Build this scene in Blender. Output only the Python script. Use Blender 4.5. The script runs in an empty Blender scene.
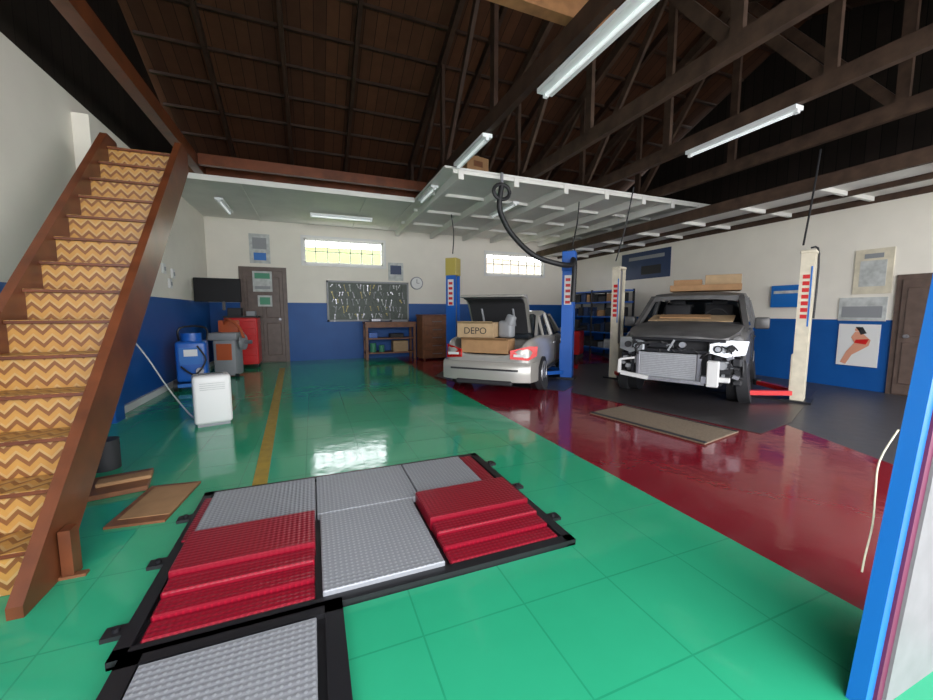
import bpy, bmesh, math, random
from mathutils import Vector, Matrix, Euler
random.seed(4)
D=bpy.data; C=bpy.context
scene=C.scene
scene.view_settings.view_transform='Standard'
# ---------------------------------------------------------------- materials
def mat(name,col,rough=.5,metal=0,emit=0,spec=.5,noise=0,nscale=8,bump=0,coat=0):
    m=D.materials.new(name); m.use_nodes=True
    nt=m.node_tree; n=nt.nodes; l=nt.links
    b=n['Principled BSDF']
    b.inputs['Base Color'].default_value=(*col,1)
    b.inputs['Roughness'].default_value=rough
    b.inputs['Metallic'].default_value=metal
    b.inputs['Specular IOR Level'].default_value=spec
    if coat: b.inputs['Coat Weight'].default_value=coat; b.inputs['Coat Roughness'].default_value=.08
    if emit:
        b.inputs['Emission Color'].default_value=(*col,1); b.inputs['Emission Strength'].default_value=emit
    tc=n.new('ShaderNodeTexCoord')
    nz=n.new('ShaderNodeTexNoise'); nz.inputs['Scale'].default_value=nscale; nz.inputs['Detail'].default_value=5
    l.new(tc.outputs['Object'],nz.inputs['Vector'])
    if noise:
        mx=n.new('ShaderNodeMix'); mx.data_type='RGBA'; mx.blend_type='MULTIPLY'
        mx.inputs['Factor'].default_value=1
        cr=n.new('ShaderNodeValToRGB')
        cr.color_ramp.elements[0].position=.3; cr.color_ramp.elements[1].position=.7
        d=1-noise
        cr.color_ramp.elements[0].color=(d,d,d,1); cr.color_ramp.elements[1].color=(1,1,1,1)
        l.new(nz.outputs['Fac'],cr.inputs['Fac'])
        mx.inputs[6].default_value=(*col,1)
        l.new(cr.outputs['Color'],mx.inputs[7]); l.new(mx.outputs[2],b.inputs['Base Color'])
    if bump:
        bp=n.new('ShaderNodeBump'); bp.inputs['Strength'].default_value=bump; bp.inputs['Distance'].default_value=.02
        l.new(nz.outputs['Fac'],bp.inputs['Height']); l.new(bp.outputs['Normal'],b.inputs['Normal'])
    return m
class NG:
    def __init__(s,m): s.nt=m.node_tree; s.n=s.nt.nodes; s.l=s.nt.links
    def math(s,op,a,b=None,c=None):
        q=s.n.new('ShaderNodeMath'); q.operation=op
        for i,x in enumerate((a,b,c)):
            if x is None: continue
            if isinstance(x,(int,float)): q.inputs[i].default_value=x
            else: s.l.new(x,q.inputs[i])
        return q.outputs[0]
    def mix(s,f,a,b,mode='MIX'):
        q=s.n.new('ShaderNodeMix'); q.data_type='RGBA'; q.blend_type=mode
        for sock,x in ((q.inputs['Factor'],f),(q.inputs[6],a),(q.inputs[7],b)):
            if isinstance(x,(int,float)): sock.default_value=x
            elif isinstance(x,tuple): sock.default_value=(*x,1)
            else: s.l.new(x,sock)
        return q.outputs[2]
    def pos(s,kind='world'):
        sp=s.n.new('ShaderNodeSeparateXYZ')
        if kind=='world':
            g=s.n.new('ShaderNodeNewGeometry'); s.l.new(g.outputs['Position'],sp.inputs[0])
        else:
            g=s.n.new('ShaderNodeTexCoord'); s.l.new(g.outputs['Object'],sp.inputs[0])
        return sp.outputs[0],sp.outputs[1],sp.outputs[2]
    def noise(s,scale,detail=4,vec=None):
        q=s.n.new('ShaderNodeTexNoise'); q.inputs['Scale'].default_value=scale; q.inputs['Detail'].default_value=detail
        g=s.n.new('ShaderNodeNewGeometry'); s.l.new(g.outputs['Position'],q.inputs['Vector'])
        return q.outputs['Fac']
    def bsdf(s): return s.n['Principled BSDF']
    def bump(s,h,st=.3,dist=.01):
        q=s.n.new('ShaderNodeBump'); q.inputs['Strength'].default_value=st; q.inputs['Distance'].default_value=dist
        s.l.new(h,q.inputs['Height']); s.l.new(q.outputs['Normal'],s.bsdf().inputs['Normal'])
# floor
m_floor=mat('floor_paint',(.02,.4,.18),.16)
g=NG(m_floor); x,y,z=g.pos()
T=.50
fx=g.math('PINGPONG',g.math('ADD',x,.1),T/2); fy=g.math('PINGPONG',y,T/2)
line=g.math('LESS_THAN',g.math('MINIMUM',fx,fy),.004)
n1=g.noise(1.2); n2=g.noise(9)
green=g.mix(n1,(.018,.30,.15),(.034,.39,.205))
isgreen=g.math('LESS_THAN',x,2.36)
green=g.mix(g.math('MULTIPLY',line,.4),green,(.004,.16,.08))
red=g.mix(n1,(.15,.003,.010),(.21,.005,.017))
grey=g.mix(n2,(.030,.030,.036),(.06,.06,.07))
isgrey=g.math('GREATER_THAN',g.math('SUBTRACT',x,g.math('MULTIPLY',y,.45)),4.15)
col=g.mix(isgrey,red,grey); col=g.mix(isgreen,col,green)
g.l.new(col,g.bsdf().inputs['Base Color'])
rr=g.math('ADD',g.math('MULTIPLY',n2,.12),.04)
rr=g.math('ADD',rr,g.math('MULTIPLY',isgrey,.3))
g.l.new(rr,g.bsdf().inputs['Roughness'])
hh=g.math('SUBTRACT',g.math('MULTIPLY',n1,.8),g.math('MULTIPLY',g.math('MULTIPLY',line,isgreen),.2))
g.bump(g.math('ADD',hh,g.math('MULTIPLY',g.noise(6,3),.26)),.38,.02)
def wallmat(name,h,white=(.78,.74,.65)):
    m=mat(name,white,.55); g=NG(m); x,y,z=g.pos()
    n=g.noise(2.5)
    w=g.mix(n,tuple(c*.88 for c in white),white)
    b=g.mix(n,(.004,.060,.24),(.008,.09,.32))
    g.l.new(g.mix(g.math('LESS_THAN',z,h),w,b),g.bsdf().inputs['Base Color'])
    g.bsdf().inputs['Specular IOR Level'].default_value=.3
    g.l.new(g.math('SUBTRACT',.65,g.math('MULTIPLY',g.math('LESS_THAN',z,h),.2)),g.bsdf().inputs['Roughness'])
    return m
m_wall=wallmat('wall_paint',1.66); m_wallr=wallmat('wall_paint_low',1.26)
def plank(name,c1,c2,w=.16,ax=0):
    m=mat(name,c1,.75,spec=.2); g=NG(m); p=g.pos()
    d=p[ax]
    idx=g.math('FLOOR',g.math('DIVIDE',d,w))
    wn=g.n.new('ShaderNodeTexWhiteNoise'); wn.noise_dimensions='1D'; g.l.new(idx,wn.inputs['W'])
    c=g.mix(wn.outputs['Value'],c1,c2)
    ln=g.math('LESS_THAN',g.math('PINGPONG',d,w/2),.006)
    c=g.mix(ln,c,tuple(q*.25 for q in c1)); c=g.mix(g.math('MULTIPLY',g.noise(6),.5),c,tuple(q*.5 for q in c1))
    g.l.new(c,g.bsdf().inputs['Base Color']); return m
m_roof=plank('roof_boards',(.056,.023,.012),(.10,.040,.018),.2,0)
m_gable=plank('gable_boards',(.018,.013,.010),(.03,.022,.017),.2,1)
m_beam=mat('truss_wood',(.050,.025,.015),.65,noise=.5,nscale=5,spec=.3)
m_beamr=mat('truss_wood_grey',(.085,.050,.033),.7,noise=.5,nscale=5,spec=.3)
m_beaml=mat('light_wood',(.32,.15,.06),.6,noise=.4)
m_whitec=mat('white_ceiling_panel',(.76,.75,.70),.6,noise=.12,nscale=2)
m_white=mat('white_plastic',(.66,.66,.64),.4)
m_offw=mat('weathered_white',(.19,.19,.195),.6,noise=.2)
m_whitef=mat('fixture_white',(.8,.82,.82),.4)
m_tube=mat('fluorescent_tube',(.95,1,1),.4,emit=.35)
m_black=mat('black_rubber',(.012,.012,.013),.55)
m_blackm=mat('black_steel',(.012,.012,.014),.38,spec=.4)
m_screen=mat('screen_black',(.006,.006,.007),.45,spec=.15)
m_dark=mat('dark_interior',(.02,.02,.022),.7)
m_glass=mat('dark_glass',(.02,.025,.03),.08,spec=.7)
m_silver=mat('silver_car_paint',(.37,.355,.32),.28,metal=.3,coat=.4)
m_primer=mat('matte_grey_paint',(.11,.107,.105),.36,metal=.2,noise=.4,nscale=4)
m_redlens=mat('red_lens',(.5,.01,.01),.15,emit=.1)
m_clear=mat('headlight_lens',(.45,.48,.5),.08,spec=.9)
m_chrome=mat('bare_aluminium',(.5,.5,.52),.35,metal=.7,noise=.3,nscale=20)
m_rad=mat('radiator_core',(.45,.46,.48),.5,metal=.3,noise=.2,nscale=30)
m_steel=mat('worn_steel',(.28,.28,.30),.4,metal=.7)
m_card=mat('cardboard',(.36,.20,.09),.8,noise=.2)
m_card2=mat('cardboard_light',(.42,.29,.16),.8,noise=.2)
m_wood=mat('stair_stringer_wood',(.15,.042,.015),.35,noise=.45,nscale=5)
m_woodm=mat('bench_wood',(.22,.085,.035),.5,noise=.4)
m_doorw=mat('door_wood',(.125,.085,.068),.45,noise=.3)
m_blue=mat('blue_paint',(.01,.10,.42),.35)
m_blueb=mat('bright_blue_paint',(.006,.13,.45),.4)
m_navy=mat('navy_print',(.015,.035,.10),.5)
m_redp=mat('red_paint',(.5,.012,.012),.3)
m_orange=mat('orange_paint',(.42,.09,.03),.45)
m_yel=mat('floor_yellow',(.42,.28,.02),.25,noise=.3,nscale=12)
m_yelp=mat('yellow_paint',(.42,.34,.08),.4)
m_cream=mat('cream_paint',(.66,.60,.46),.45,noise=.2)
m_greyp=mat('grey_paint',(.24,.25,.26),.5)
m_conc=mat('dark_concrete',(.040,.035,.036),.35,noise=.4,nscale=6)
m_matt=mat('doormat_fibre',(.20,.15,.10),.9,noise=.3,nscale=40,bump=.3)
m_magenta=mat('magenta_paint',(.12,.015,.05),.5)
m_paper=mat('poster_paper',(.55,.57,.55),.5,noise=.35,nscale=9)
m_green=mat('green_print',(.05,.25,.14),.5)
m_skin=mat('poster_skin_tone',(.6,.28,.18),.5)
m_board=mat('tool_board_green',(.07,.09,.07),.5,noise=.3,nscale=12)
m_extc=mat('exterior_concrete',(.45,.44,.42),.8,noise=.2)
def diamond(name,col,metal,rough):
    m=mat(name,col,rough,metal,spec=.4); g=NG(m); x,y,z=g.pos()
    k=2*math.pi/.055
    a=g.math('SINE',g.math('MULTIPLY',g.math('ADD',x,y),k)); b=g.math('SINE',g.math('MULTIPLY',g.math('SUBTRACT',x,y),k))
    p=g.math('MULTIPLY',a,b)
    h=g.math('GREATER_THAN',p,.5)
    g.l.new(g.mix(g.math('MULTIPLY',h,.5),tuple(c*.85 for c in col),tuple(min(1,c*1.5) for c in col)),g.bsdf().inputs['Base Color'])
    g.bump(g.math('SMOOTH_MIN',p,.7,.2),.35,.004); return m
m_dias=diamond('diamond_plate_steel',(.34,.355,.38),.25,.42)
m_diar=diamond('diamond_plate_red',(.24,.005,.018),.0,.3)
# chevron vinyl
m_chev=mat('chevron_vinyl',(.5,.3,.1),.4); g=NG(m_chev); x,y,z=g.pos('object')
tri=g.math('PINGPONG',x,.05)
v=g.math('ADD',g.math('ADD',z,g.math('MULTIPLY',y,.9)),g.math('MULTIPLY',tri,1.1))
fr=g.math('FRACT',g.math('DIVIDE',v,.088))
c=g.mix(g.math('GREATER_THAN',fr,.45),(.44,.23,.05),(.15,.05,.012))
c=g.mix(g.math('GREATER_THAN',fr,.80),c,(.46,.30,.12))
c=g.mix(g.math('MULTIPLY',g.noise(20),.55),c,(.25,.11,.03))
g.l.new(c,g.bsdf().inputs['Base Color'])
m_hill=mat('hillside_grass',(.115,.16,.012),.9,noise=.5,nscale=1.5)
m_hill2=mat('hillside_dry',(.20,.16,.10),.9,noise=.6,nscale=1.5)
# ---------------------------------------------------------------- builder
class B:
    def __init__(s,name,loc=(0,0,0),rz=0,parent=None):
        s.name=name;s.loc=loc;s.rz=rz;s.parent=parent
        s.v=[];s.f=[];s.mi=[];s.sm=[];s.mats=[]
    def M(s,m):
        if m not in s.mats: s.mats.append(m)
        return s.mats.index(m)
    def add(s,vs,fs,m,smooth=False):
        o=len(s.v); s.v+= [tuple(p) for p in vs]
        for k,f in enumerate(fs):
            s.f.append([o+i for i in f]); s.mi.append(s.M(m[k] if isinstance(m,list) else m)); s.sm.append(smooth)
    def box(s,c,size,m,rot=(0,0,0),bev=0,seg=1):
        bm=bmesh.new(); bmesh.ops.create_cube(bm,size=1)
        for v in bm.verts: v.co=Vector((v.co.x*size[0],v.co.y*size[1],v.co.z*size[2]))
        if bev: bmesh.ops.bevel(bm,geom=bm.edges[:],offset=bev,segments=seg,profile=.5,affect='EDGES')
        R=Euler(rot).to_matrix()
        for i,v in enumerate(bm.verts): v.index=i
        s.add([R@v.co+Vector(c) for v in bm.verts],[[v.index for v in f.verts] for f in bm.faces],m,bool(bev and seg>1)); bm.free()
    def b2(s,lo,hi,m,bev=0,seg=1):
        s.box([(a+b)/2 for a,b in zip(lo,hi)],[abs(b-a) for a,b in zip(lo,hi)],m,bev=bev,seg=seg)
    def beam(s,p,q,w,h,m,up=(0,0,1)):
        p=Vector(p);q=Vector(q);d=(q-p).normalized();u=Vector(up)
        if abs(d.dot(u))>.98:u=Vector((0,1,0))
        a=d.cross(u).normalized(); u=a.cross(d)
        vs=[]
        for e in (p,q):
            for sa,su in ((-1,-1),(1,-1),(1,1),(-1,1)): vs.append(e+a*sa*w/2+u*su*h/2)
        s.add(vs,[(0,1,2,3)[::-1],(4,5,6,7),(0,1,5,4),(1,2,6,5),(2,3,7,6),(3,0,4,7)],m)
    def cyl(s,p,q,r,m,r2=None,seg=20,caps=True):
        p=Vector(p);q=Vector(q); r2=r if r2 is None else r2
        d=(q-p).normalized(); u=Vector((0,0,1)) if abs(d.z)<.9 else Vector((1,0,0))
        a=d.cross(u).normalized(); b=d.cross(a)
        vs=[]
        for e,rr in((p,r),(q,r2)):
            for i in range(seg):
                t=2*math.pi*i/seg; vs.append(e+(a*math.cos(t)+b*math.sin(t))*rr)
        s.add(vs,[(i,(i+1)%seg,seg+(i+1)%seg,seg+i) for i in range(seg)],m,True)
        if caps: s.add(vs,[tuple(range(seg))[::-1],tuple(range(seg,2*seg))],m)
    def tube(s,pts,r,m,seg=8,sub=4):
        P=[Vector(p) for p in pts]
        if sub>1 and len(P)>2:
            Q=[]
            for i in range(len(P)-1):
                a=P[max(i-1,0)];b=P[i];c=P[i+1];d=P[min(i+2,len(P)-1)]
                for k in range(sub):
                    t=k/sub
                    Q.append(.5*((2*b)+(-a+c)*t+(2*a-5*b+4*c-d)*t*t+(-a+3*b-3*c+d)*t**3))
            Q.append(P[-1]);P=Q
        vs=[];prev=None
        for i,p in enumerate(P):
            d=(P[min(i+1,len(P)-1)]-P[max(i-1,0)]).normalized()
            if prev is None:
                u=Vector((0,0,1)) if abs(d.z)<.9 else Vector((1,0,0)); a=d.cross(u).normalized()
            else: a=(prev-d*prev.dot(d)).normalized()
            prev=a;b=d.cross(a)
            for k in range(seg):
                t=2*math.pi*k/seg; vs.append(p+(a*math.cos(t)+b*math.sin(t))*r)
        fs=[]
        for i in range(len(P)-1):
            for k in range(seg): fs.append((i*seg+k,i*seg+(k+1)%seg,(i+1)*seg+(k+1)%seg,(i+1)*seg+k))
        fs.append(tuple(range(seg))); fs.append(tuple(range((len(P)-1)*seg,len(P)*seg)))
        s.add(vs,fs,m,True)
    def loft(s,rings,mf,caps=True,closed=True,smooth=True):
        n=len(rings[0]);vs=[p for r in rings for p in r];fs=[];ms=[]
        for i in range(len(rings)-1):
            for k in range(n if closed else n-1):
                fs.append((i*n+k,i*n+(k+1)%n,(i+1)*n+(k+1)%n,(i+1)*n+k)); ms.append(mf(i,k) if callable(mf) else mf)
        if caps:
            fs.append(tuple(range(n)));ms.append(mf(0,0) if callable(mf) else mf)
            fs.append(tuple(range((len(rings)-1)*n,len(rings)*n)));ms.append(mf(len(rings)-2,0) if callable(mf) else mf)
        s.add(vs,fs,ms,smooth)
    def prism(s,poly,ext,m):
        e=Vector(ext);n=len(poly);P=[Vector(p) for p in poly]
        s.add(P+[p+e for p in P],[tuple(range(n))[::-1],tuple(range(n,2*n))]+[(i,(i+1)%n,n+(i+1)%n,n+i) for i in range(n)],m)
    def finish(s,subsurf=0,bevel=0,angle=35):
        me=D.meshes.new(s.name); me.from_pydata(s.v,[],s.f)
        for m in s.mats: me.materials.append(m)
        for i,p in enumerate(me.polygons): p.material_index=s.mi[i]; p.use_smooth=s.sm[i] or subsurf>0
        bm=bmesh.new(); bm.from_mesh(me)
        if subsurf or bevel: bmesh.ops.remove_doubles(bm,verts=bm.verts,dist=1e-5)
        bmesh.ops.recalc_face_normals(bm,faces=bm.faces); bm.to_mesh(me); bm.free()
        if not subsurf: me.set_sharp_from_angle(angle=math.radians(angle))
        o=D.objects.new(s.name,me); C.collection.objects.link(o)
        o.location=s.loc;o.rotation_euler=(0,0,s.rz)
        if s.parent: o.parent=s.parent
        if bevel:
            q=o.modifiers.new('bevel','BEVEL'); q.width=bevel;q.segments=2;q.limit_method='ANGLE'
        if subsurf:
            q=o.modifiers.new('sub','SUBSURF');q.levels=subsurf;q.render_levels=subsurf
        return o
def empty(name,loc,rz):
    e=D.objects.new(name,None);C.collection.objects.link(e);e.location=loc;e.rotation_euler=(0,0,rz);return e
XL,XR,YB,YF=-2.5,9.2,12.0,-1.5
ZC=3.9
# ---------------------------------------------------------------- room
b=B('floor'); b.b2((XL-.2,YF,-.2),(XR+.2,YB+.2,0),m_floor); b.finish()
b=B('exterior_ground'); b.b2((-14,-14,-.25),(22,YF-.001,-.03),m_extc); b.finish()
def wall_holes(name,x0,x1,ztop,y0,y1,holes,m):
    b=B(name); xs=x0
    for (a,c,zb,zt) in sorted(holes):
        b.b2((xs,y0,0),(a,y1,ztop),m)
        if zb>0: b.b2((a,y0,0),(c,y1,zb),m)
        b.b2((a,y0,zt),(c,y1,ztop),m); xs=c
    b.b2((xs,y0,0),(x1,y1,ztop),m); return b.finish()
W1=(-.15,2.08,2.78,3.48); W2=(5.5,7.75,2.68,3.38)
wall_holes('wall_back',XL-.2,XR+.2,ZC+.3,YB,YB+.2,[W1,W2],m_wall)
b=B('wall_left'); b.b2((XL-.2,YF,0),(XL,YB,ZC),m_wall); b.finish()
b=B('wall_right'); b.b2((XR,YF,0),(XR+.2,YB,3.3),m_wallr); b.finish()
RY,RZ=5.0,7.1; EZ=4.15
for nm,xx in(('wall_left_gable',XL-.2),('wall_right_gable',XR)):
    b=B(nm); z0=ZC if xx<0 else 3.3
    b.prism([(xx,YF,z0),(xx,YB,z0),(xx,YB,EZ),(xx,RY,RZ),(xx,YF,EZ+.1)],(.2,0,0),m_gable); b.finish()
b=B('ceiling')
b.prism([(XL-.3,YB+.4,EZ),(XL-.3,RY,RZ),(XL-.3,YF-.4,EZ),(XL-.3,YF-.4,EZ+.1),(XL-.3,RY,RZ+.1),(XL-.3,YB+.4,EZ+.1)],(XR-XL+.6,0,0),m_roof)
b.finish()
def zr(y): return EZ+(RZ-EZ)*((YB+.4-y)/(YB+.4-RY) if y>RY else (y-YF+.4)/(RY-YF+.4))
b=B('roof_rafters')
for x in (-1.5,-.3,.9,3.2,4.8,6.4,8.2):
    b.beam((x,YB-.02,zr(YB-.02)-.08),(x,RY,zr(RY)-.08),.07,.15,m_beam); b.beam((x,YF+.1,zr(YF+.1)-.08),(x,RY,zr(RY)-.08),.07,.15,m_beam)
y=-1.2
while y<11.9:
    b.beam((XL+.02,y,zr(y)-.03),(XR-.02,y,zr(y)-.03),.05,.05,m_beam); y+=.62
b.finish()
def truss(x,m,ys,y0=YF+.1,y1=YB-.02,w=.09,h=.2):
    b=B('roof_truss')
    zc=ZC+.12
    b.beam((x,y0,zc),(x,y1,zc),w,h,m)
    b.beam((x,y1,zr(y1)-.22),(x,RY,zr(RY)-.25),w,.18,m); b.beam((x,y0,zr(y0)-.22),(x,RY,zr(RY)-.25),w,.18,m)
    for yy in ys: b.beam((x,yy,zc),(x,yy,zr(yy)-.2),.06,.13,m)
    for i in range(len(ys)-1):
        a,c=(ys[i],ys[i+1]) if ys[i]>RY else (ys[i+1],ys[i])
        b.beam((x+.03,a,zc),(x+.03,c,zr(c)-.25),.06,.13,m)
    b.finish()
truss(2.4,m_beam,[9.6,7.2,5.0,2.8,.6])
for x in(4.0,5.6,7.2): truss(x,m_beamr,[9.6,7.2,5.0,2.8,.6])
b=B('ceiling_beam'); b.beam((-1.8,YF+.1,4.0),(-1.8,YB-.02,4.0),.14,.2,m_wood); b.finish()
b=B('ceiling_beam'); b.beam((-2.45,3.3,4.24),(2.9,3.3,4.24),.12,.2,m_beaml); b.finish()
for yy in(8.15,8.7):
    b=B('ceiling_beam'); b.beam((-1.72,yy,4.02),(2.34,yy,4.02),.1,.18,m_wood); b.finish()
b=B('ceiling_panel_left'); b.b2((XL+.001,8.6,ZC-.04),(2.19,YB-.001,ZC-.001),m_whitec)
for x in(-1.2,0,1.2): b.b2((x-.02,8.6,ZC-.06),(x+.02,YB-.001,ZC-.04),m_whitec)
b.b2((XL+.01,8.55,ZC-.1),(2.19,8.6,ZC-.001),m_whitec)
b.finish()
b=B('ceiling_panel_back'); b.b2((2.2,6.5,ZC-.04),(9.19,YB-.001,ZC-.005),m_whitec)
for x in(2.5,3.6,4.7,5.7,6.7,7.55,8.4): b.b2((x-.05,6.5,ZC-.2),(x+.05,YB-.001,ZC-.04),m_whitec)
for y in(6.55,7.9,9.3,10.7): b.b2((2.36,y-.03,ZC-.1),(9.1,y+.03,ZC-.04),m_whitec)
b.finish()
b=B('ceiling_panel_right'); b.b2((7.5,YF+.1,3.40),(XR-.001,YB-.001,3.44),m_whitec)
for i in range(11): b.b2((7.5,YF+.3+i*1.25,3.33),(XR-.01,YF+.36+i*1.25,3.40),m_whitec)
b.b2((7.44,YF+.1,3.32),(7.52,YB-.01,3.52),m_beamr); b.b2((8.35,YF+.1,3.32),(8.42,YB-.01,3.40),m_beamr)
b.b2((XR-.02,YF+.1,3.29),(XR-.001,YB-.01,3.40),m_beamr)
b.finish()
# windows
for i,(a,c,zb,zt) in enumerate((W1,W2)):
    b=B('window_%d'%(i+1))
    f=.05
    for lo,hi in (((a,YB+.04,zb),(c,YB+.12,zb+f)),((a,YB+.04,zt-f),(c,YB+.12,zt)),((a,YB+.04,zb),(a+f,YB+.12,zt)),((c-f,YB+.04,zb),(c,YB+.12,zt))): b.b2(lo,hi,m_white)
    nb=7
    for k in range(1,nb):
        x=a+(c-a)*k/nb; b.b2((x-.014,YB+.06,zb+f),(x+.014,YB+.09,zt-f),m_white)
    b.b2((a+f,YB+.06,(zb+zt)/2-.012),(c-f,YB+.09,(zb+zt)/2+.012),m_white)
    for lo,hi in (((a-.07,YB-.03,zb-.07),(c+.07,YB-.001,zb)),((a-.07,YB-.03,zt),(c+.07,YB-.001,zt+.07)),((a-.07,YB-.03,zb),(a,YB-.001,zt)),((c,YB-.03,zb),(c+.07,YB-.001,zt))): b.b2(lo,hi,m_white)
    b.finish()
b=B('hillside'); b.add([(-25,14,-.2),(7,14,-.2),(7,24,5.15),(2,24,5.1),(-2,24,4.8),(-25,24,5.0),(-25,26,5),(7,26,5)],[(0,1,2,3,4,5),(5,4,3,2,7,6)],m_hill)
b.add([(7,14,-.2),(35,14,-.2),(35,24,4.9),(18,24,4.7),(13,24,5.0),(7,24,5.15),(7,26,5),(35,26,4)],[(0,1,2,3,4,5),(5,4,3,2,7,6)],m_hill2); b.finish()
b=B('door_1'); b.b2((-1.78,YB-.04,0),(-.62,YB-.001,2.62),m_doorw); b.b2((-1.68,YB-.07,.02),(-.72,YB-.04,2.52),m_doorw,bev=.008)
for z0,z1 in((.2,1.1),(1.25,2.35)):
    for x0,x1 in((-1.6,-1.24),(-1.16,-.8)): b.b2((x0,YB-.085,z0),(x1,YB-.07,z1),m_doorw,bev=.012)
b.cyl((-.82,YB-.14,1.2),(-.82,YB-.07,1.2),.035,m_steel); b.finish()
b=B('door_2'); b.b2((XR-.04,2.3,0),(XR-.001,3.4,2.02),m_doorw); b.b2((XR-.07,2.38,.02),(XR-.04,3.32,1.94),m_doorw,bev=.008)
for z0,z1 in((.2,.9),(1.0,1.8)):
    for y0,y1 in((2.45,2.8),(2.88,3.25)): b.b2((XR-.085,y0,z0),(XR-.07,y1,z1),m_doorw,bev=.01)
b.cyl((XR-.14,3.2,1.0),(XR-.07,3.2,1.0),.03,m_steel); b.finish()
b=B('baseboard_left'); b.b2((XL+.001,6.35,0),(XL+.05,YB-.01,.1),m_white); b.finish()
b=B('pillar_left'); b.b2((XL+.001,6.05,.0),(XL+.16,6.3,3.7),m_wall); b.finish()
for k,(yy,zz) in enumerate(((8.6,2.1),(9.1,2.05),(8.9,1.85))):
    b=B('wall_switch'); b.b2((XL+.001,yy,zz),(XL+.04,yy+.14,zz+.18),m_white,bev=.005); b.b2((XL+.04,yy+.04,zz+.05),(XL+.05,yy+.1,zz+.12),m_greyp); b.finish()
# floor line and bays
b=B('floor_marking_line'); b.prism([(-.50,3.42,.001),(-.39,3.42,.001),(-.67,10.6,.001),(-.80,10.6,.001)],(0,0,.003),m_yel); b.finish()
def poly_pad(name,pts,h,m):
    b=B(name); b.prism([(x,y,.001) for x,y in pts],(0,0,h),m); return b.finish()
poly_pad('lift_bay_pad',[(4.15,5.45),(4.75,2.75),(5.6,2.9),(8.4,4.0),(8.4,8.2),(6.6,8.4)],.005,m_conc)
poly_pad('lift_bay_pad',[(2.45,8.0),(2.6,7.3),(4.1,5.6),(5.5,6.6),(6.2,8.2),(4.6,10),(3.2,9.2)],.004,m_conc)
b=B('doormat',(4.04,3.54,.001),math.radians(11)); b.box((0,0,.01),(.78,1.5,.02),m_matt,bev=.006)
for sx in(-1,1): b.box((sx*.36,0,.022),(.05,1.5,.006),m_dark)
b.finish()
# ---------------------------------------------------------------- brake tester
b=B('brake_tester')
fz=.035
def frame(x0,y0,x1,y1,w=.06):
    b.b2((x0,y0,0),(x1,y0+w,fz),m_blackm);b.b2((x0,y1-w,0),(x1,y1,fz),m_blackm)
    b.b2((x0,y0,0),(x0+w,y1,fz),m_blackm);b.b2((x1-w,y0,0),(x1,y1,fz),m_blackm)
b.b2((-.8,1.8,0),(1.43,3.34,.012),m_blackm)
frame(-.8,1.8,1.43,3.34)
b.b2((-.76,.2,0),(.085,1.8,.012),m_blackm); frame(-.76,.2,.085,1.83,.08)
b.b2((-.67,.3,.012),(-.03,1.73,.045),m_dias,bev=.004)
for x0,x1 in((-.72,-.025),(-.015,.68),(.69,1.22)): b.b2((x0,2.64,.012),(x1,3.26,.06),m_dias,bev=.005)
b.b2((1.23,2.64,.012),(1.34,3.26,.05),m_diar,bev=.005)
b.b2((-.77,2.64,.012),(-.725,3.2,.045),m_diar)
b.b2((.0,1.86,.012),(.62,2.63,.06),m_dias,bev=.005)
for x0,x1 in((-.72,-.03),(.65,1.36)):
    b.b2((x0,2.24,.012),(x1,2.63,.10),m_diar,bev=.006)
    b.b2((x0+.01,1.87,.012),(x1-.01,2.24,.02),m_diar)
    for k,(ya,yb,zt) in enumerate(((2.11,2.235,.075),(1.985,2.105,.055),(1.87,1.98,.038))):
        b.b2((x0+.005,ya,.015),(x1-.005,yb,zt),m_diar,bev=.008)
for (x,y) in((-.84,3.0),(-.84,2.5),(-.84,2.0),(1.47,3.1),(1.47,2.6),(1.47,2.1)):
    b.b2((x-.045,y-.035,0),(x+.045,y+.035,.02),m_blackm); b.cyl((x,y,.02),(x,y,.035),.015,m_blackm,seg=8)
b.finish()
# ---------------------------------------------------------------- stairs
b=B('staircase')
N=14;Y0=2.50;rise=.2235;run=.219;xl,xr=-1.93,-1.34
for i in range(N):
    y=Y0+i*run;z=(i+1)*rise
    b.b2((xl,y,z-rise+.002),(xr,y+.02,z-.022),m_chev)
    b.b2((xl,y-.03,z-.022),(xr,y+run,z),m_wood,bev=.003)
    b.b2((xl,y-.025,z-.001),(xr,y+run,z+.003),m_chev)
sl=rise/run
ye=Y0+N*run
lip=.14
for xa in(xl-.06,xr):
    pts=[(xa,Y0-.22,.001),(xa,Y0+.10,.001),(xa,ye,(ye-Y0-.10)*sl),(xa,ye,N*rise+.12),(xa,ye-run,N*rise+lip),(xa,Y0-.22,rise-.22*sl+lip-.08)]
    b.prism(pts,(.06,0,0),m_wood)
b.b2((xr+.07,Y0+.05,0),(xr+.12,Y0+.13,.26),m_wood); b.b2((xr+.06,Y0+.04,0),(xr+.17,Y0+.08,.015),m_woodm)
b.finish()
b=B('plywood_board',(-1.1,3.35,.001),math.radians(-6)); b.box((0,0,.008),(.34,.62,.016),m_woodm); b.box((.02,.02,.018),(.30,.5,.004),m_card); b.finish()
b=B('plywood_board',(-1.5,3.8,.001),math.radians(12)); b.box((0,0,.02),(.42,.42,.04),m_woodm,bev=.004); b.box((.05,0,.055),(.34,.12,.03),m_card,bev=.004); b.finish()
b=B('paint_can',(-1.76,4.3,0)); b.cyl((0,0,0),(0,0,.26),.10,m_dark); b.cyl((0,0,.26),(0,0,.265),.102,m_black); b.tube([(-.1,0,.24),(-.08,.02,.2),(.08,.02,.2),(.1,0,.24)],.005,m_black); b.finish()
b=B('rubber_floor_mat',(-1.72,1.98,0)); b.cyl((0,0,.0),(0,0,.02),.28,m_black,seg=32)
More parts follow.
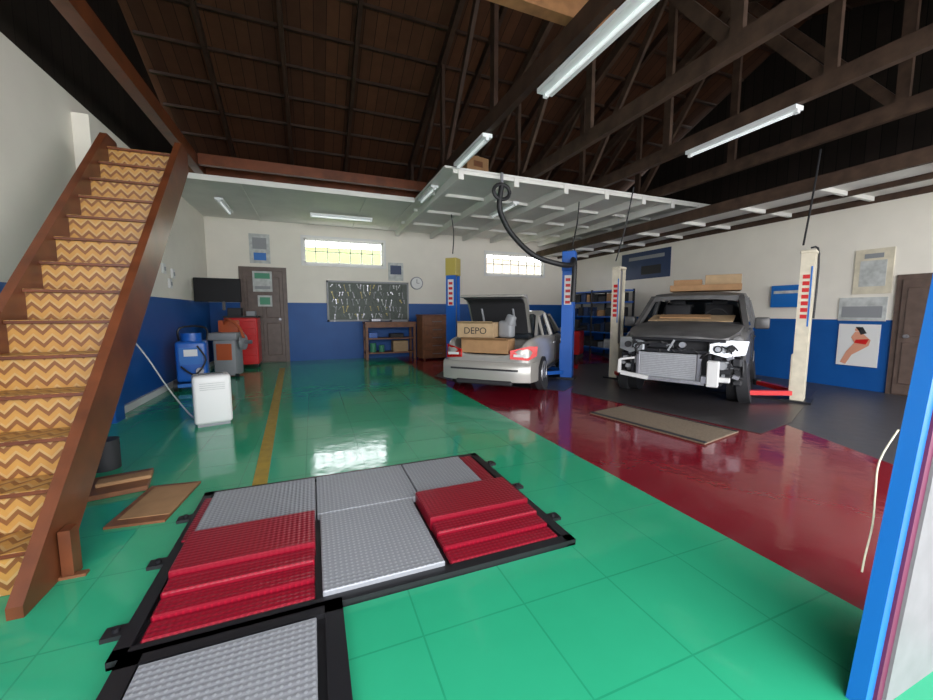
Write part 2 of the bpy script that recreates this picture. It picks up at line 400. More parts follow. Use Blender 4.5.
for r in(.08,.16,.24): b.tube([(r*math.cos(t*math.pi/8),r*math.sin(t*math.pi/8),.02) for t in range(17)],.008,m_blackm,sub=1)
b.finish()
# ---------------------------------------------------------------- left corner equipment
b=B('dehumidifier',(-1.2,5.6,0),math.radians(15))
b.box((0,0,.33),(.40,.30,.6),m_white,bev=.04,seg=4); b.box((0,0,.02),(.34,.25,.05),m_greyp)
b.box((0,-.151,.50),(.28,.01,.1),m_white)
for k in range(4): b.box((0,-.158,.46+k*.025),(.26,.006,.006),m_paper)
b.box((0,0,.632),(.26,.16,.01),m_greyp,bev=.003); b.finish()
b=B('extension_lead'); b.tube([(-2.4,6.9,1.0),(-2.2,6.75,.75),(-1.9,6.45,.35),(-1.65,6.2,.08),(-1.5,5.95,.012),(-1.42,5.8,.02)],.010,m_white); b.finish()
b=B('oil_drain_cart',(-2.05,8.35,0),math.radians(8))
b.box((0,0,.52),(.46,.5,.72),m_blue,bev=.05,seg=3); b.box((0,-.26,.62),(.34,.02,.3),m_blueb); b.box((0,-.275,.68),(.2,.01,.12),m_white)
b.cyl((0,0,.88),(0,0,1.02),.16,m_blue); b.tube([(-.2,.2,.8),(-.2,.26,1.1),(.2,.26,1.1),(.2,.2,.8)],.018,m_blackm)
b.box((0,0,.1),(.5,.5,.06),m_blueb)
for sx in(-1,1):
    b.cyl((sx*.22,-.2,.1),(sx*.28,-.2,.1),.1,m_black); b.cyl((sx*.22,.2,.1),(sx*.28,.2,.1),.1,m_black)
b.tube([(.1,-.27,.8),(.22,-.33,.55),(.05,-.34,.3),(-.15,-.3,.45)],.015,m_black)
b.cyl((.12,-.24,.35),(.12,-.3,.35),.06,m_steel); b.finish()
b=B('wheel_balancer',(-1.72,9.7,0),math.radians(-12))
b.box((0,0,.42),(.44,.42,.78),m_greyp,bev=.04,seg=2); b.box((0,-.215,.55),(.3,.02,.35),m_orange,bev=.005)
b.box((-.02,0,.88),(.56,.5,.16),m_greyp,bev=.03,seg=2); b.box((0,.1,1.08),(.4,.14,.28),m_orange,bev=.03,seg=2)
b.cyl((.2,-.05,.75),(.5,-.05,.75),.04,m_steel); b.cyl((.3,-.05,.75),(.36,-.05,.75),.17,m_greyp)
b.tube([(-.1,.1,1.1),(.05,-.1,1.25),(.3,-.2,1.1),(.42,-.25,.85)],.03,m_orange)
for sx in(-.2,.2):b.cyl((sx,-.2,.04),(sx+.06,-.2,.04),.04,m_black)
b.finish()
b=B('red_tool_cabinet',(-1.62,11.1,0),0)
b.box((0,0,.68),(.72,.6,1.16),m_redp,bev=.02)
for k in range(6): b.box((0,-.305,.25+k*.17),(.62,.02,.145),m_redp,bev=.006); b.box((0,-.325,.30+k*.17),(.4,.015,.02),m_redp)
b.box((0,0,1.28),(.74,.62,.04),m_dark); b.box((-.15,0,1.40),(.3,.3,.2),m_dark,bev=.01); b.box((.2,0,1.36),(.2,.25,.12),m_greyp,bev=.01)
for sx in(-.3,.3):
    for sy in(-.22,.22): b.cyl((sx-.02,sy,.05),(sx+.02,sy,.05),.05,m_black)
    for sy in(-.22,.22): b.box((sx,sy,.09),(.05,.05,.04),m_steel)
b.finish()
b=B('wall_mounted_monitor',(-1.98,10.4,1.9),math.radians(5))
b.box((0,0,0),(.92,.06,.54),m_screen,bev=.012); b.box((0,-.032,.01),(.88,.004,.47),m_screen); b.box((0,.04,-.1),(.3,.03,.2),m_dark)
b.tube([(0,.05,0),(-.2,.3,0),(-.45,.4,0)],.025,m_blackm,sub=1); b.box((.1,0,-.36),(.06,.06,.2),m_blackm); b.finish()
# back wall things
def frame_pic(name,lo,hi,parts):
    b=B(name); b.b2(lo,hi,parts[0])
    for l,h,m in parts[1]: b.b2(l,h,m)
    return b.finish()
y=YB
frame_pic('wall_poster',(-1.5,y-.02,2.72),(-1.0,y-.001,3.5),(m_paper,[((-1.42,y-.025,3.1),(-1.08,y-.02,3.4),m_greyp),((-1.4,y-.025,2.8),(-1.1,y-.02,3.0),m_blueb)]))
frame_pic('door_notice',(-1.45,y-.1,1.95),(-.98,y-.086,2.5),(m_paper,[((-1.4,y-.105,2.3),(-1.03,y-.1,2.45),m_green),((-1.4,y-.105,2.02),(-1.03,y-.1,2.1),m_greyp)]))
frame_pic('door_notice',(-1.35,y-.1,1.55),(-1.0,y-.086,1.85),(m_paper,[((-1.3,y-.105,1.6),(-1.05,y-.1,1.8),m_green)]))
frame_pic('wall_poster',(2.22,y-.02,2.36),(2.68,y-.001,2.9),(m_paper,[((2.28,y-.025,2.55),(2.62,y-.02,2.82),m_navy)]))
b=B('wall_clock'); b.cyl((3.1,y-.001,2.3),(3.1,y-.05,2.3),.2,m_greyp,seg=32); b.cyl((3.1,y-.05,2.3),(3.1,y-.055,2.3),.17,m_white,seg=32)
b.beam((3.1,y-.06,2.3),(3.1,y-.06,2.42),.012,.012,m_black); b.beam((3.1,y-.06,2.3),(3.18,y-.06,2.3),.012,.012,m_black); b.finish()
b=B('tool_board'); b.b2((.45,y-.03,1.15),(2.8,y-.001,2.28),m_board)
for lo,hi in(((.42,y-.05,1.12),(2.83,y-.001,1.17)),((.42,y-.05,2.26),(2.83,y-.001,2.31)),((.42,y-.05,1.12),(.47,y-.001,2.3)),((2.78,y-.05,1.12),(2.83,y-.001,2.3))): b.b2(lo,hi,m_greyp)
for r in range(5):
    x=.56+random.uniform(0,.08)
    while x<2.7:
        L=random.uniform(.05,.20); z=2.22-r*.215+random.uniform(-.03,.0); w=random.uniform(.008,.022); m=random.choice([m_chrome,m_steel,m_paper,m_board,m_greyp,m_yelp,m_board])
        sk=random.uniform(-.05,.05)
        b.beam((x,y-.04,z),(x+sk,y-.04,z-L),w,.02,m,up=(0,1,0)); b.cyl((x,y-.055,z-.01),(x,y-.03,z-.01),w*1.3,m,seg=10); b.cyl((x+sk,y-.055,z-L),(x+sk,y-.03,z-L),w,m,seg=10)
        x+=random.uniform(.05,.16)
b.finish()
b=B('workbench',(2.15,11.62,0)); b.box((0,0,1.08),(1.5,.6,.06),m_woodm,bev=.005); b.box((0,0,.62),(1.44,.5,.04),m_woodm); b.box((0,0,.2),(1.44,.5,.04),m_woodm)
for sx in(-.7,.7):
    for sy in(-.25,.25): b.box((sx,sy,.53),(.07,.07,1.05),m_woodm)
b.box((0,-.27,1.0),(1.4,.04,.1),m_woodm)
b.box((-.4,0,1.16),(.3,.2,.1),m_steel,bev=.02); b.box((.3,0,1.14),(.5,.25,.06),m_greyp,bev=.01); b.box((-.5,0,.72),(.25,.3,.16),m_blue,bev=.01); b.box((.2,0,.70),(.4,.3,.12),m_dark,bev=.01)
b.cyl((-.5,-.05,.22),(-.5,-.05,.48),.09,m_green); b.cyl((-.25,-.05,.22),(-.25,-.05,.42),.08,m_green); b.box((.3,-.02,.38),(.45,.35,.32),m_card2,bev=.004)
b.finish()
b=B('drawer_chest',(3.38,11.1,0),math.radians(5)); b.box((0,0,.66),(.9,.5,1.24),m_woodm,bev=.01); b.box((0,0,1.3),(.94,.56,.05),m_wood,bev=.008)
for k in range(5): b.box((0,-.255,.18+k*.235),(.80,.02,.2),m_woodm,bev=.006); b.cyl((-.15,-.28,.18+k*.235),(.15,-.28,.18+k*.235),.012,m_steel)
for sx in(-.38,.38):
    for sy in(-.2,.2): b.box((sx,sy,.02),(.06,.06,.05),m_wood)
b.finish()
# rear storage rack
b=B('storage_rack',(8.75,10.2,0),0)
for sx in(-.28,.28):
    for sy in(-1.2,0,1.2): b.box((sx,sy,1.05),(.05,.05,2.1),m_dark)
for z in(.25,.75,1.25,1.7,2.05): b.box((0,0,z),(.6,2.44,.04),m_blue)
for z in(.27,.77,1.27,1.72):
    yy=-1.1
    while yy<1.0:
        w=random.uniform(.15,.35);h=random.uniform(.15,.32); m=random.choice([m_dark,m_navy,m_card,m_greyp,m_black,m_dark,m_paper])
        b.box((0,yy+w/2,z+h/2),(.4,w*.9,h),m,bev=.006); yy+=w+.04
b.finish()
b=B('service_trolley',(7.3,9.5,0),math.radians(40)); b.box((0,0,.5),(.6,.4,.7),m_redp,bev=.015); b.box((0,0,.9),(.66,.45,.05),m_dark); b.box((0,0,1.05),(.3,.25,.25),m_dark,bev=.01)
for k in range(4): b.box((0,-.205,.26+k*.16),(.5,.02,.13),m_redp,bev=.005)
for sx in(-.25,.25):
    for sy in(-.15,.15): b.cyl((sx-.02,sy,.07),(sx+.02,sy,.07),.07,m_black)
b.finish()
# right wall things
x=XR
frame_pic('wall_poster',(x-.02,7.9,2.38),(x-.001,9.7,3.18),(m_navy,[((x-.025,8.1,2.95),(x-.02,9.4,3.05),m_greyp),((x-.025,8.2,2.5),(x-.02,8.9,2.75),m_dark)]))
frame_pic('wall_poster',(x-.02,3.47,1.72),(x-.001,3.98,2.5),(m_cream,[((x-.025,3.55,1.85),(x-.02,3.9,2.3),m_paper),((x-.025,3.6,2.34),(x-.02,3.85,2.42),m_greyp)]))
frame_pic('wall_poster',(x-.02,3.5,1.24),(x-.001,4.15,1.66),(m_paper,[((x-.025,3.55,1.3),(x-.02,4.1,1.5),m_greyp)]))
b=B('pinup_poster'); b.b2((x-.02,3.55,.42),(x-.001,4.12,1.18),m_white)
X_=x-.024
b.prism([(X_,4.06,.47),(X_,3.98,.44),(X_,3.90,.62),(X_,3.80,.70),(X_,3.68,.80),(X_,3.66,.90),(X_,3.74,.98),(X_,3.80,1.04),(X_,3.88,1.04),(X_,3.93,.94),(X_,3.88,.84),(X_,3.98,.68)],(.003,0,0),m_skin)
b.prism([(X_-.002,3.88,1.13),(X_-.002,3.78,1.13),(X_-.002,3.72,1.02),(X_-.002,3.80,.99),(X_-.002,3.83,1.06)],(.002,0,0),m_dark)
b.cyl((X_,3.85,1.08),(X_-.002,3.85,1.08),.035,m_skin); b.prism([(X_-.003,3.68,.92),(X_-.003,3.86,.90),(X_-.003,3.88,.84),(X_-.003,3.72,.82)],(.002,0,0),m_redp); b.finish()
frame_pic('wall_sign',(x-.06,4.75,1.5),(x-.001,5.3,1.95),(m_blueb,[((x-.065,4.8,1.78),(x-.06,5.25,1.84),m_paper)]))
# ---------------------------------------------------------------- lights fixtures
def fluo(p,q,w=.15):
    b=B('fluorescent_fixture'); p=Vector(p);q=Vector(q)
    b.beam(p,q,w,.05,m_whitef); d=(q-p).normalized()
    b.cyl(p+d*.05+Vector((0,0,-.045)),q-d*.05+Vector((0,0,-.045)),.018,m_tube,seg=10)
    for e in(p+d*.03,q-d*.03): b.box(e+Vector((0,0,-.04)),(.05,.05,.05),m_whitef)
    b.finish()
fluo((2.56,2.3,3.89),(2.56,4.0,3.89),.2); fluo((5.62,3.1,3.89),(5.62,4.6,3.89)); fluo((2.4,5.2,3.89),(2.4,6.4,3.89)); fluo((2.3,7.4,3.82),(2.3,8.4,3.82))
fluo((.05,10.5,3.80),(1.55,10.5,3.80)); fluo((-1.75,9.8,3.80),(-1.75,11.0,3.80)); fluo((4.2,7.6,3.76),(4.2,8.8,3.76))
# ---------------------------------------------------------------- lifts
def lift(name,pA,pB,h,mm,mtop,marm,bandm,wc=.2):
    pA=Vector((*pA,0));pB=Vector((*pB,0));mid=(pA+pB)/2;d=pB-pA;rz=math.atan2(d.y,d.x);L=d.length/2
    b=B(name,tuple(mid),rz)
    for s in(-1,1):
        X=s*L
        b.box((X,0,.02),(.36,.4,.03),m_blackm)
        b.box((X+s*wc*.42,0,h/2),(.03,.24,h),mm); b.box((X,-.12,h/2),(wc,.025,h),mm); b.box((X,.12,h/2),(wc,.025,h),mm)
        b.box((X,0,h/2),(wc*.5,.16,h*.98),m_steel)
        b.box((X,0,h-.16 if mtop is m_yelp else h+.02),(wc+.03,.28,.4 if mtop is m_yelp else .05),mtop if (s<0 or mtop is not m_yelp) else mm,bev=.01)
        b.box((X-s*.02,0,.45),(wc+.01,.26,.6),mm,bev=.01)
        if bandm is m_redp:
            for k in range(7): b.box((X,-.134,h-.95+k*.10),(wc*.5,.006,.06),m_redp)
            b.box((X+wc*.35,-.134,h-.65),(wc*.12,.006,.9),m_blueb)
        else:
            b.box((X,-.134,h-.75),(wc*.6,.006,.6),bandm)
            for k in range(5): b.box((X,-.139,h-1.0+k*.115),(wc*.4,.006,.06),m_redp)
        for dy in(-1,1): b.beam((X-s*.08,dy*.12,.14),(X-s*.62,dy*.62,.14),.09,.07,marm); b.cyl((X-s*.62,dy*.62,.1),(X-s*.62,dy*.62,.2),.06,m_black)
    b.tube([(L+.1,.1,1.3),(L+.1,.12,h),(L,.1,h+.1)],.014,m_black)
    b.box((0,0,.010),(2*L-.3,.3,.006),m_blackm)
    return b.finish()
lift('two_post_car_lift',(3.1,8.6),(5.0,6.75),2.6,m_blue,m_yelp,m_blue,m_white,.24)
lift('two_post_car_lift',(5.95,6.35),(7.05,3.6),2.28,m_cream,m_cream,m_redp,m_redp,.16)
# hose
b=B('exhaust_extraction_hose')
b.tube([(3.25,6.42,3.65),(3.22,6.45,3.3),(3.35,6.5,3.05),(3.55,6.5,2.8),(3.9,6.34,2.45),(4.4,6.23,2.3),(4.75,6.35,2.32),(4.9,6.5,2.45),(4.88,6.42,2.3),(4.84,6.40,1.6)],.05,m_black,seg=12)
b.tube([(3.25+.16*math.cos(t*math.pi/6),6.42,3.55+.13*math.sin(t*math.pi/6)) for t in range(13)],.035,m_black,sub=2)
b.beam((3.25,6.42,3.5),(3.25,6.42,3.88),.04,.04,m_steel); b.finish()
b=B('overhead_air_line')
for p,q in(((5.2,6.75,3.66),(5.02,6.7,2.75)),((6.1,6.2,3.9),(5.9,6.4,2.45)),((7.4,3.75,3.9),(7.03,3.68,2.42)),((3.1,8.7,3.66),(3.1,8.62,2.75))):
    p=Vector(p);q=Vector(q); m_=(p+q)/2+Vector((.05,.02,0)); b.tube([p,m_,q],.014,m_black)
b.finish()
# attic boxes
b=B('cardboard_box',(3.0,7.2,ZC),.2); b.box((0,0,.22),(.5,.4,.44),m_card,bev=.005); b.box((0,-.205,.3),(.2,.01,.1),m_woodm); b.box((0,0,.445),(.06,.4,.006),m_card2); b.finish()
b=B('timber_offcuts',(3.62,8.4,ZC))
for k in range(4): b.box((.04*k,0,.05+.09*k),(.12,.9,.09),m_beaml if k%2 else m_woodm)
b.finish()
# ---------------------------------------------------------------- cars
def wheel(b,c,r,w,side,rim=m_chrome):
    c=Vector(c); s=Vector((0,side,0))
    b.cyl(c-s*w/2,c+s*w/2,r,m_black,seg=32); b.cyl(c+s*w/2,c+s*(w/2+.004),r*.68,m_dark,seg=28)
    b.cyl(c+s*(w/2-.02),c+s*(w/2+.012),r*.16,rim,seg=12)
    for k in range(5):
        t=k*2*math.pi/5; b.beam(c+s*(w/2+.004)+Vector((math.cos(t),0,math.sin(t)))*r*.1,c+s*(w/2+.004)+Vector((math.cos(t),0,math.sin(t)))*r*.66,.05,.014,rim,up=(0,1,0))
    ring=[c+s*(w/2+.004)+Vector((math.cos(t*math.pi/12),0,math.sin(t*math.pi/12)))*r*.68 for t in range(25)]
    b.tube(ring,.014,rim,sub=1)
def mirror(half):
    return half+[(-y,z) for y,z in half[::-1] if abs(y)>1e-6]
SX,SY,SR=2.72,5.94,45.5
def sedan():
    e=empty('sedan_car',(SX,SY,0),math.radians(SR))
    W=.82
    def st(x,yw,zb,zs,zt,dip=None):
        zd=zt if dip is None else dip
        h=[(0,zb),(yw*.8,zb),(yw*.97,zb+.1),(yw,(zb+zs)/2),(yw*.97,zs-.03),(yw*.9,zt-.01),(yw*.8,zt),(yw*.74,zd),(0,zd+(.0 if dip else .02))]
        return [(x,y,z) for y,z in mirror(h)]
    rings=[st(0,.60,.34,.62,.72,.66),st(.03,.72,.26,.78,.80,.68),st(.12,.79,.21,.88,.93,.66),st(.35,W,.2,.9,.96,.62),st(.7,W,.2,.9,.97,.62),st(.95,W,.2,.9,.97,.66),st(1.0,W,.2,.9,.97),
      st(1.6,W*1.0,.2,.9,.95),st(2.4,W,.2,.88,.93),st(3.2,W,.2,.85,.92),st(3.7,.78,.2,.78,.84),st(4.1,.70,.22,.68,.72),st(4.28,.5,.3,.58,.62)]
    b=B('body',parent=e); b.loft(rings,m_silver); b.finish(subsurf=2)
    b=B('greenhouse',parent=e)
    def gs(x,yb,yt,zt): return [(x,yb,.9),(x,yt+.03,zt-.06),(x,yt-.06,zt),(x,-yt+.06,zt),(x,-yt-.03,zt-.06),(x,-yb,.9)]
    R=[gs(.9,.66,.6,.97),gs(1.5,.72,.54,1.36),gs(1.95,.74,.55,1.43),gs(2.3,.74,.55,1.43),gs(2.65,.73,.54,1.38),gs(3.3,.68,.56,.97)]
    def mf(i,k):
        if k in(1,2,3) and 1<=i<=3: return m_silver
        if k==5: return m_dark
        return m_glass
    b.loft(R,mf)
    for s in(-1,1):
        for (p,q) in(((.92,s*.66,.95),(1.5,s*.555,1.33)),((2.05,s*.74,.93),(2.05,s*.58,1.38)),((3.28,s*.67,.97),(2.66,s*.565,1.34)),((1.3,s*.71,.93),(1.5,s*.56,1.33))): b.beam(p,q,.05,.05,m_silver)
    b.finish()
    b=B('details',parent=e)
    for s in(-1,1):
        for xw in(.82,3.45):
            b.cyl((xw,s*(W-.10),.32),(xw,s*(W+.004),.34),.36,m_dark,seg=32)
            wheel(b,(xw,s*(W-.08),.3),.3,.2,s)
        b.prism([(-.014,s*.44,.76),(-.012,s*.44,.62),(.03,s*.74,.60),(.24,s*.835,.66),(.30,s*.835,.82),(.03,s*.75,.84)],(.02,-s*.01,0),m_redlens)
        b.prism([(-.018,s*.5,.70),(-.016,s*.5,.66),(.016,s*.7,.655),(.018,s*.71,.70)],(.02,-s*.01,0),m_white)
        b.box((2.75,s*.88,1.0),(.12,.16,.11),m_silver,bev=.03,seg=2)
        b.box((1.9,s*.83,.78),(.14,.02,.025),m_chrome); b.box((2.75,s*.83,.78),(.14,.02,.025),m_chrome)
        b.cyl((-.0,s*.45,.24),(.1,s*.45,.24),.04,m_chrome)
        b.box((1.9,s*.826,.33),(1.6,.01,.05),m_dark)
        b.beam((2.05,s*.822,.3),(2.05,s*.822,.9),.012,.012,m_dark)
    b.loft([[(x0,y,.24),(x0-.01,y,.36),(x0-.01,y,.50),(x0+.03,y,.56),(x0+.12,y,.56),(x0+.12,y,.24)] for x0,y in((.2,-.85),(.0,-.79),(-.08,-.57),(-.1,0),(-.08,.57),(.0,.79),(.2,.85))],m_silver)
    b.box((-.10,0,.44),(.02,1.2,.03),m_dark); b.box((-.075,0,.22),(.1,1.0,.08),m_dark,bev=.02)
    b.box((.5,0,.66),(.75,1.1,.02),m_dark)
    b.finish()
    b=B('boot_lid',parent=e)
    P=[(.98,1.0),(.93,1.02),(.66,1.60),(.54,1.70),(.26,1.70),(.25,1.66),(.50,1.64),(.60,1.56)]
    b.prism([(x,-.58,z) for x,z in P],(0,1.16,0),m_silver)
    P2=[(.89,1.02),(.59,1.55),(.49,1.62),(.30,1.65),(.30,1.63),(.48,1.60),(.58,1.53),(.88,1.0)]
    b.prism([(x,-.53,z) for x,z in P2],(0,1.06,0),m_dark)
    b.beam((.80,-.3,1.14),(.62,-.3,1.46),.04,.02,m_greyp); b.beam((.80,.3,1.14),(.62,.3,1.46),.04,.02,m_greyp)
    b.finish(bevel=.012)
    return e
sedan()
def cbox(loc,rz,size,m,txt=None):
    b=B('cardboard_box',loc,rz); b.box((0,0,size[2]/2),size,m,bev=.004); b.box((0,0,size[2]+.001),(size[0]*.98,.05,.004),m_card2)
    b.box((-size[0]/2-.03,0,size[2]),(.08,size[1]*.96,.006),m,rot=(0,.5,0))
    o=b.finish()
    if txt:
        cu=D.curves.new('lettering','FONT'); cu.body=txt; cu.size=size[2]*.62; cu.align_x='CENTER'; cu.extrude=.001
        t=D.objects.new('lettering',cu); C.collection.objects.link(t); cu.materials.append(m_dark); t.parent=o
        t.location=(-size[0]/2-.004,0,size[2]*.25); t.rotation_euler=(math.pi/2,0,-math.pi/2)
    return o
d45=Vector((math.cos(math.radians(SR)),math.sin(math.radians(SR)),0)); n45=Vector((-d45.y,d45.x,0)); o45=Vector((SX,SY,0))
p=o45+d45*.20+n45*.02; cbox((p.x,p.y,.70),math.radians(SR),(.4,.85,.24),m_card)
p=o45+d45*.25+n45*.22; cbox((p.x,p.y,.96),math.radians(SR+4),(.4,.66,.26),m_card2,'DEPO')
p=o45+d45*.42-n45*.25; b=B('plastic_wrap_bundle',(p.x,p.y,.95),.6); b.box((0,0,.15),(.2,.26,.3),m_greyp,bev=.05,seg=3); b.box((-.02,-.08,.3),(.14,.16,.2),m_greyp,rot=(.3,.2,0),bev=.04,seg=3); b.finish()
GA=30; GX,GY=5.03,4.21
def suv():
    ang=math.radians(GA); e=empty('dismantled_suv',(GX,GY,0),ang)   # local +x = towards rear
    W=.91
    def st(x,yw,zb,zs,zt,cr=.02):
        h=[(0,zb),(yw*.8,zb),(yw*.96,zb+.08),(yw,zb+.3),(yw*.99,zs-.12),(yw*.95,zs),(yw*.8,zt),(yw*.4,zt+cr),(0,zt+cr)]
        return [(x,y,z) for y,z in mirror(h)]
    b=B('body',parent=e)
    b.loft([st(.56,.86,.44,1.0,1.07,.04),st(.60,.88,.40,1.05,1.12,.04),st(.8,W*.99,.38,1.07,1.15,.04),st(1.0,W,.36,1.09,1.19,.04),st(1.25,W,.34,1.1,1.20,.03),st(1.35,W,.3,1.1,1.12,.0),st(2.2,W,.3,1.1,1.12,0),st(3.2,W,.3,1.1,1.12,0),st(3.8,W*.98,.34,1.1,1.12,0),st(4.0,.8,.45,1.05,1.08,0)],m_primer)
    b.finish(subsurf=2)
    b=B('bonnet',parent=e)
    def hs(x,y,z,c): return [(x,y,z-.05),(x,y,z),(x,y*.55,z+c),(x,0,z+c*1.1),(x,-y*.55,z+c),(x,-y,z),(x,-y,z-.05),(x,0,z+c-.06)]
    b.loft([hs(.22,.58,1.00,.03),hs(.28,.68,1.03,.045),hs(.6,.78,1.11,.055),hs(1.2,.80,1.19,.05)],m_primer); b.finish()
    b=B('cab',parent=e)
    def rs(x,y,z): return [(x,y,z-.08),(x,y-.04,z),(x,y*.5,z+.03),(x,-y*.5,z+.03),(x,-y+.04,z),(x,-y,z-.08),(x,-y*.5,z-.04),(x,y*.5,z-.04)]
    b.loft([rs(1.78,.70,1.67),rs(2.0,.74,1.74),rs(3.0,.76,1.77),rs(3.7,.74,1.73),rs(3.9,.68,1.66)],m_primer)
    for s in(-1,1):
        b.beam((1.2,s*.83,1.13),(1.86,s*.70,1.67),.08,.09,m_primer); b.beam((2.55,s*.87,1.1),(2.55,s*.74,1.69),.1,.06,m_primer)
        b.beam((3.3,s*.87,1.1),(3.3,s*.74,1.69),.1,.06,m_primer); b.beam((3.92,s*.84,1.08),(3.82,s*.70,1.64),.12,.12,m_primer)
        b.add([(1.35,s*.86,1.13),(2.5,s*.87,1.12),(2.5,s*.75,1.64),(1.9,s*.72,1.63)],[(0,1,2,3)],m_glass)
        b.add([(2.6,s*.87,1.12),(3.9,s*.86,1.12),(3.8,s*.72,1.6),(2.6,s*.75,1.64)],[(0,1,2,3)],m_glass)
        b.box((1.5,s*1.03,1.22),(.14,.2,.19),m_primer,bev=.03,seg=2); b.beam((1.5,s*.86,1.16),(1.5,s*.95,1.18),.05,.04,m_primer)
        b.box((2.3,s*.915,.92),(.16,.02,.03),m_black); b.box((3.1,s*.91,.92),(.16,.02,.03),m_black)
        b.beam((1.4,s*.912,.45),(1.4,s*.905,1.05),.012,.015,m_black); b.beam((2.5,s*.915,.45),(2.5,s*.905,1.05),.012,.015,m_black)
        b.box((2.35,s*.35,1.25),(.14,.46,.6),m_dark,rot=(0,.15,0),bev=.04,seg=2); b.box((2.42,s*.35,1.56),(.1,.25,.16),m_dark,bev=.03,seg=2)
    b.box((3.86,0,1.38),(.04,1.3,.5),m_glass)
    b.box((1.55,0,1.17),(.4,1.5,.1),m_dark,bev=.02); b.tube([(1.85,-.35+.18*math.cos(t*math.pi/6),1.30+.16*math.sin(t*math.pi/6)) for t in range(13)],.015,m_black,sub=1)
    b.beam((1.82,-.68,1.67),(1.82,.68,1.67),.05,.05,m_primer)
    b.finish()
    b=B('front_end',parent=e)
    b.box((.46,0,.72),(.22,1.42,.56),m_dark)
    # radiator pack, low and slightly off centre
    b.box((.22,.10,.56),(.06,.80,.40),m_rad,bev=.008)
    for k in range(14): b.box((.186,.10,.38+k*.028),(.006,.76,.008),m_greyp)
    b.box((.21,.53,.56),(.07,.06,.42),m_steel,bev=.01); b.box((.21,-.33,.56),(.07,.06,.42),m_steel,bev=.01)
    b.tube([(.2,.53,.72),(.16,.56,.86),(.2,.35,.92),(.26,.05,.90)],.026,m_black)
    b.tube([(.2,-.33,.70),(.15,-.42,.78),(.2,-.5,.86),(.3,-.45,.92)],.02,m_black)
    b.box((.22,.05,.80),(.05,1.0,.04),m_blackm); b.box((.26,0,.975),(.10,1.30,.045),m_blackm,bev=.01); b.box((.26,0,.34),(.08,1.25,.05),m_blackm)
    for yy in(-.46,.62): b.beam((.24,yy,.34),(.24,yy,.98),.04,.04,m_blackm)
    b.beam((.2,.1,.80),(.22,.02,.97),.03,.03,m_greyp)
    # bent crash beam remnants
    b.beam((.14,.78,.40),(.12,.35,.355),.06,.06,m_white); b.beam((.12,.35,.355),(.12,-.42,.345),.05,.05,m_chrome)
    b.beam((.12,.80,.40),(.13,.80,.62),.05,.04,m_white); b.beam((.13,.80,.62),(.16,.58,.66),.04,.03,m_white)
    b.box((.12,-.52,.50),(.14,.15,.38),m_white,bev=.012); b.box((.14,-.42,.40),(.1,.1,.12),m_chrome,bev=.01); b.box((.15,-.66,.42),(.10,.14,.07),m_white,bev=.01)
    b.box((.2,.24,.88),(.05,.26,.08),m_blackm,bev=.01); b.cyl((.16,-.10,.90),(.24,-.10,.90),.045,m_chrome)
    b.cyl((.17,-.62,.62),(.24,-.62,.62),.06,m_greyp)
    for s in(-1,1):
        L=[(.16,s*.46,.93),(.14,s*.46,.80),(.20,s*.66,.74),(.38,s*.885,.78),(.50,s*.915,.97),(.26,s*.7,.99)]
        b.prism(L,(.04,-s*.02,0),m_clear)
        b.prism([(p[0]+.03,p[1],p[2]) for p in L],(.16,-s*.05,0),m_blackm)
        b.cyl((.155,s*.56,.86),(.19,s*.56,.86),.055,m_black); b.cyl((.145,s*.56,.86),(.16,s*.56,.86),.036,m_chrome); b.cyl((.22,s*.71,.87),(.26,s*.71,.87),.052,m_dark)
        b.cyl((.95,s*(W-.14),.38),(.95,s*(W+.006),.40),.43,m_dark,seg=32); wheel(b,(.95,s*(W-.14),.36),.36,.22,s,m_steel)
        b.cyl((3.3,s*(W-.14),.38),(3.3,s*(W+.006),.40),.43,m_dark,seg=32); wheel(b,(3.3,s*(W-.12),.36),.36,.22,s,m_steel)
        b.beam((.24,s*.60,.62),(.62,s*.74,.60),.09,.11,m_greyp)             # chassis rail ends
        b.box((.42,s*.78,.66),(.12,.14,.16),m_blackm,bev=.03); b.box((.5,s*.80,.36),(.35,.12,.08),m_dark,bev=.02)
        b.tube([(.58,s*.84,.74),(.52,s*.86,.5),(.6,s*.84,.34)],.02,m_black)
        for k in range(9):
            yy=s*random.uniform(.5,.80); zz=random.uniform(.4,.74)
            b.box((.30,yy,zz),(.09,random.uniform(.04,.1),random.uniform(.03,.08)),random.choice([m_blackm,m_dark,m_greyp,m_steel,m_dark]),rot=(random.uniform(-.5,.5),0,0),bev=.006)
    for k in range(12):
        yy=random.uniform(-.72,.72);zz=random.uniform(.80,.93)
        b.tube([(.25,yy,zz),(.19,yy+random.uniform(-.1,.1),zz-.03),(.19,yy+random.uniform(-.15,.15),zz+.02),(.28,yy+random.uniform(-.2,.2),zz-.06)],random.uniform(.006,.011),random.choice([m_black,m_dark,m_greyp]))
    b.box((1.26,0,1.225),(.1,1.3,.02),m_black)
    b.finish()
    return e
suv()
ang=math.radians(GA); dv=Vector((math.cos(ang),math.sin(ang),0)); nv=Vector((-dv.y,dv.x,0)); o=Vector((GX,GY,0))
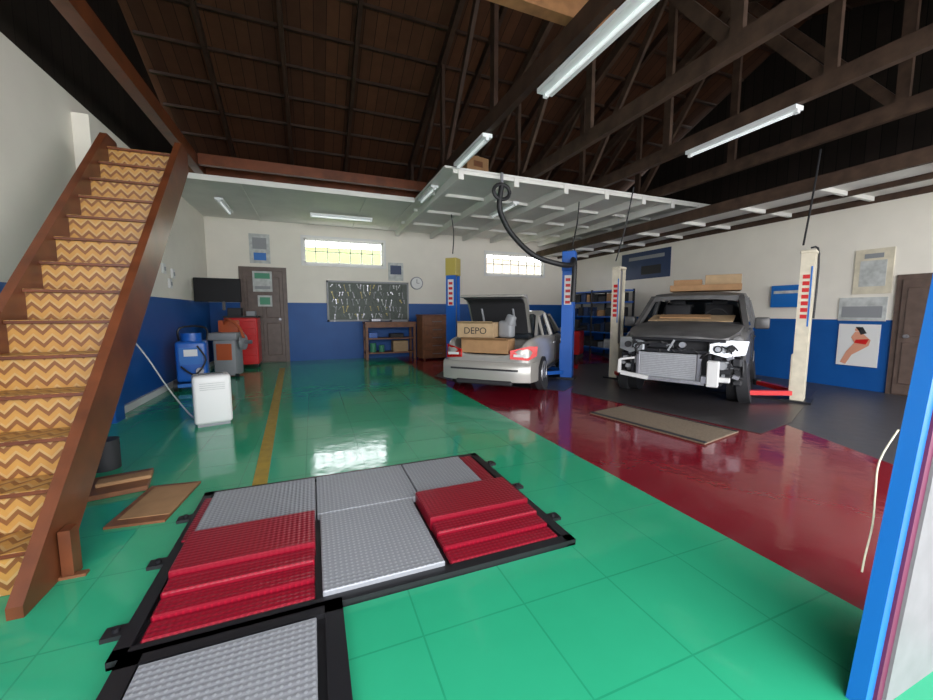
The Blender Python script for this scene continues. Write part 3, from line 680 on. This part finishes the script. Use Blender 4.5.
p=o+dv*1.5; b=B('cardboard_sheet',(p.x,p.y,1.26),ang); b.box((0,0,.03),(.5,1.3,.012),m_card2,rot=(0,-.2,0)); b.box((.03,.1,.06),(.25,.8,.02),m_card,rot=(0,-.2,.1)); b.finish()
p=o+dv*2.7-nv*.05; b=B('cardboard_box',(p.x,p.y,1.815),ang+.1); b.box((0,0,.06),(.6,1.2,.12),m_card,bev=.004); b.box((.1,-.3,.22),(.3,.6,.20),m_card2,bev=.004); b.box((.05,.3,.18),(.35,.5,.11),m_card,bev=.004); b.finish()
# ---------------------------------------------------------------- leaning door leaf near camera
b=B('leaning_door_leaf')
def lean(x0,x1,y0,y1,m,z0=0,z1=2.4):
    k=.185
    b.prism([(x0,y0,z0),(x1,y0,z0),(x1,y1,z0),(x0,y1,z0)],(k*(z1-z0),0,z1-z0),m)
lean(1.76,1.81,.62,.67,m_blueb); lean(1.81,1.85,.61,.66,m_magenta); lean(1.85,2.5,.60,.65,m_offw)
b.finish()
b=B('hanging_cord'); b.tube([(1.94,.675,.98),(1.90,.70,.86),(1.895,.70,.74),(1.90,.70,.62),(1.87,.70,.5),(1.86,.70,.44)],.003,m_cream); b.finish()
# ---------------------------------------------------------------- light
w=D.worlds.new('world'); scene.world=w; w.use_nodes=True
bg=w.node_tree.nodes['Background']; bg.inputs[0].default_value=(.95,.96,1,1); bg.inputs[1].default_value=8.3
s=D.lights.new('sun','SUN'); s.energy=9; s.angle=.05; so=D.objects.new('sun',s); C.collection.objects.link(so)
so.rotation_euler=(math.radians(-22),math.radians(8),0)
a=D.lights.new('doorway_portal','AREA'); a.shape='RECTANGLE'; a.size=11.5; a.size_y=4.0; a.cycles.is_portal=True
ao=D.objects.new('doorway_portal',a); C.collection.objects.link(ao); ao.location=(3.35,YF+.02,2.0); ao.rotation_euler=(math.pi/2,0,0)
# ---------------------------------------------------------------- camera
cam=D.cameras.new('camera'); co=D.objects.new('camera',cam); C.collection.objects.link(co); scene.camera=co
cam.sensor_width=36; cam.lens=385/933*36; cam.clip_start=.05
co.location=(0,0,1.4); co.rotation_euler=(math.radians(90-5.64),0,math.radians(-21.8))
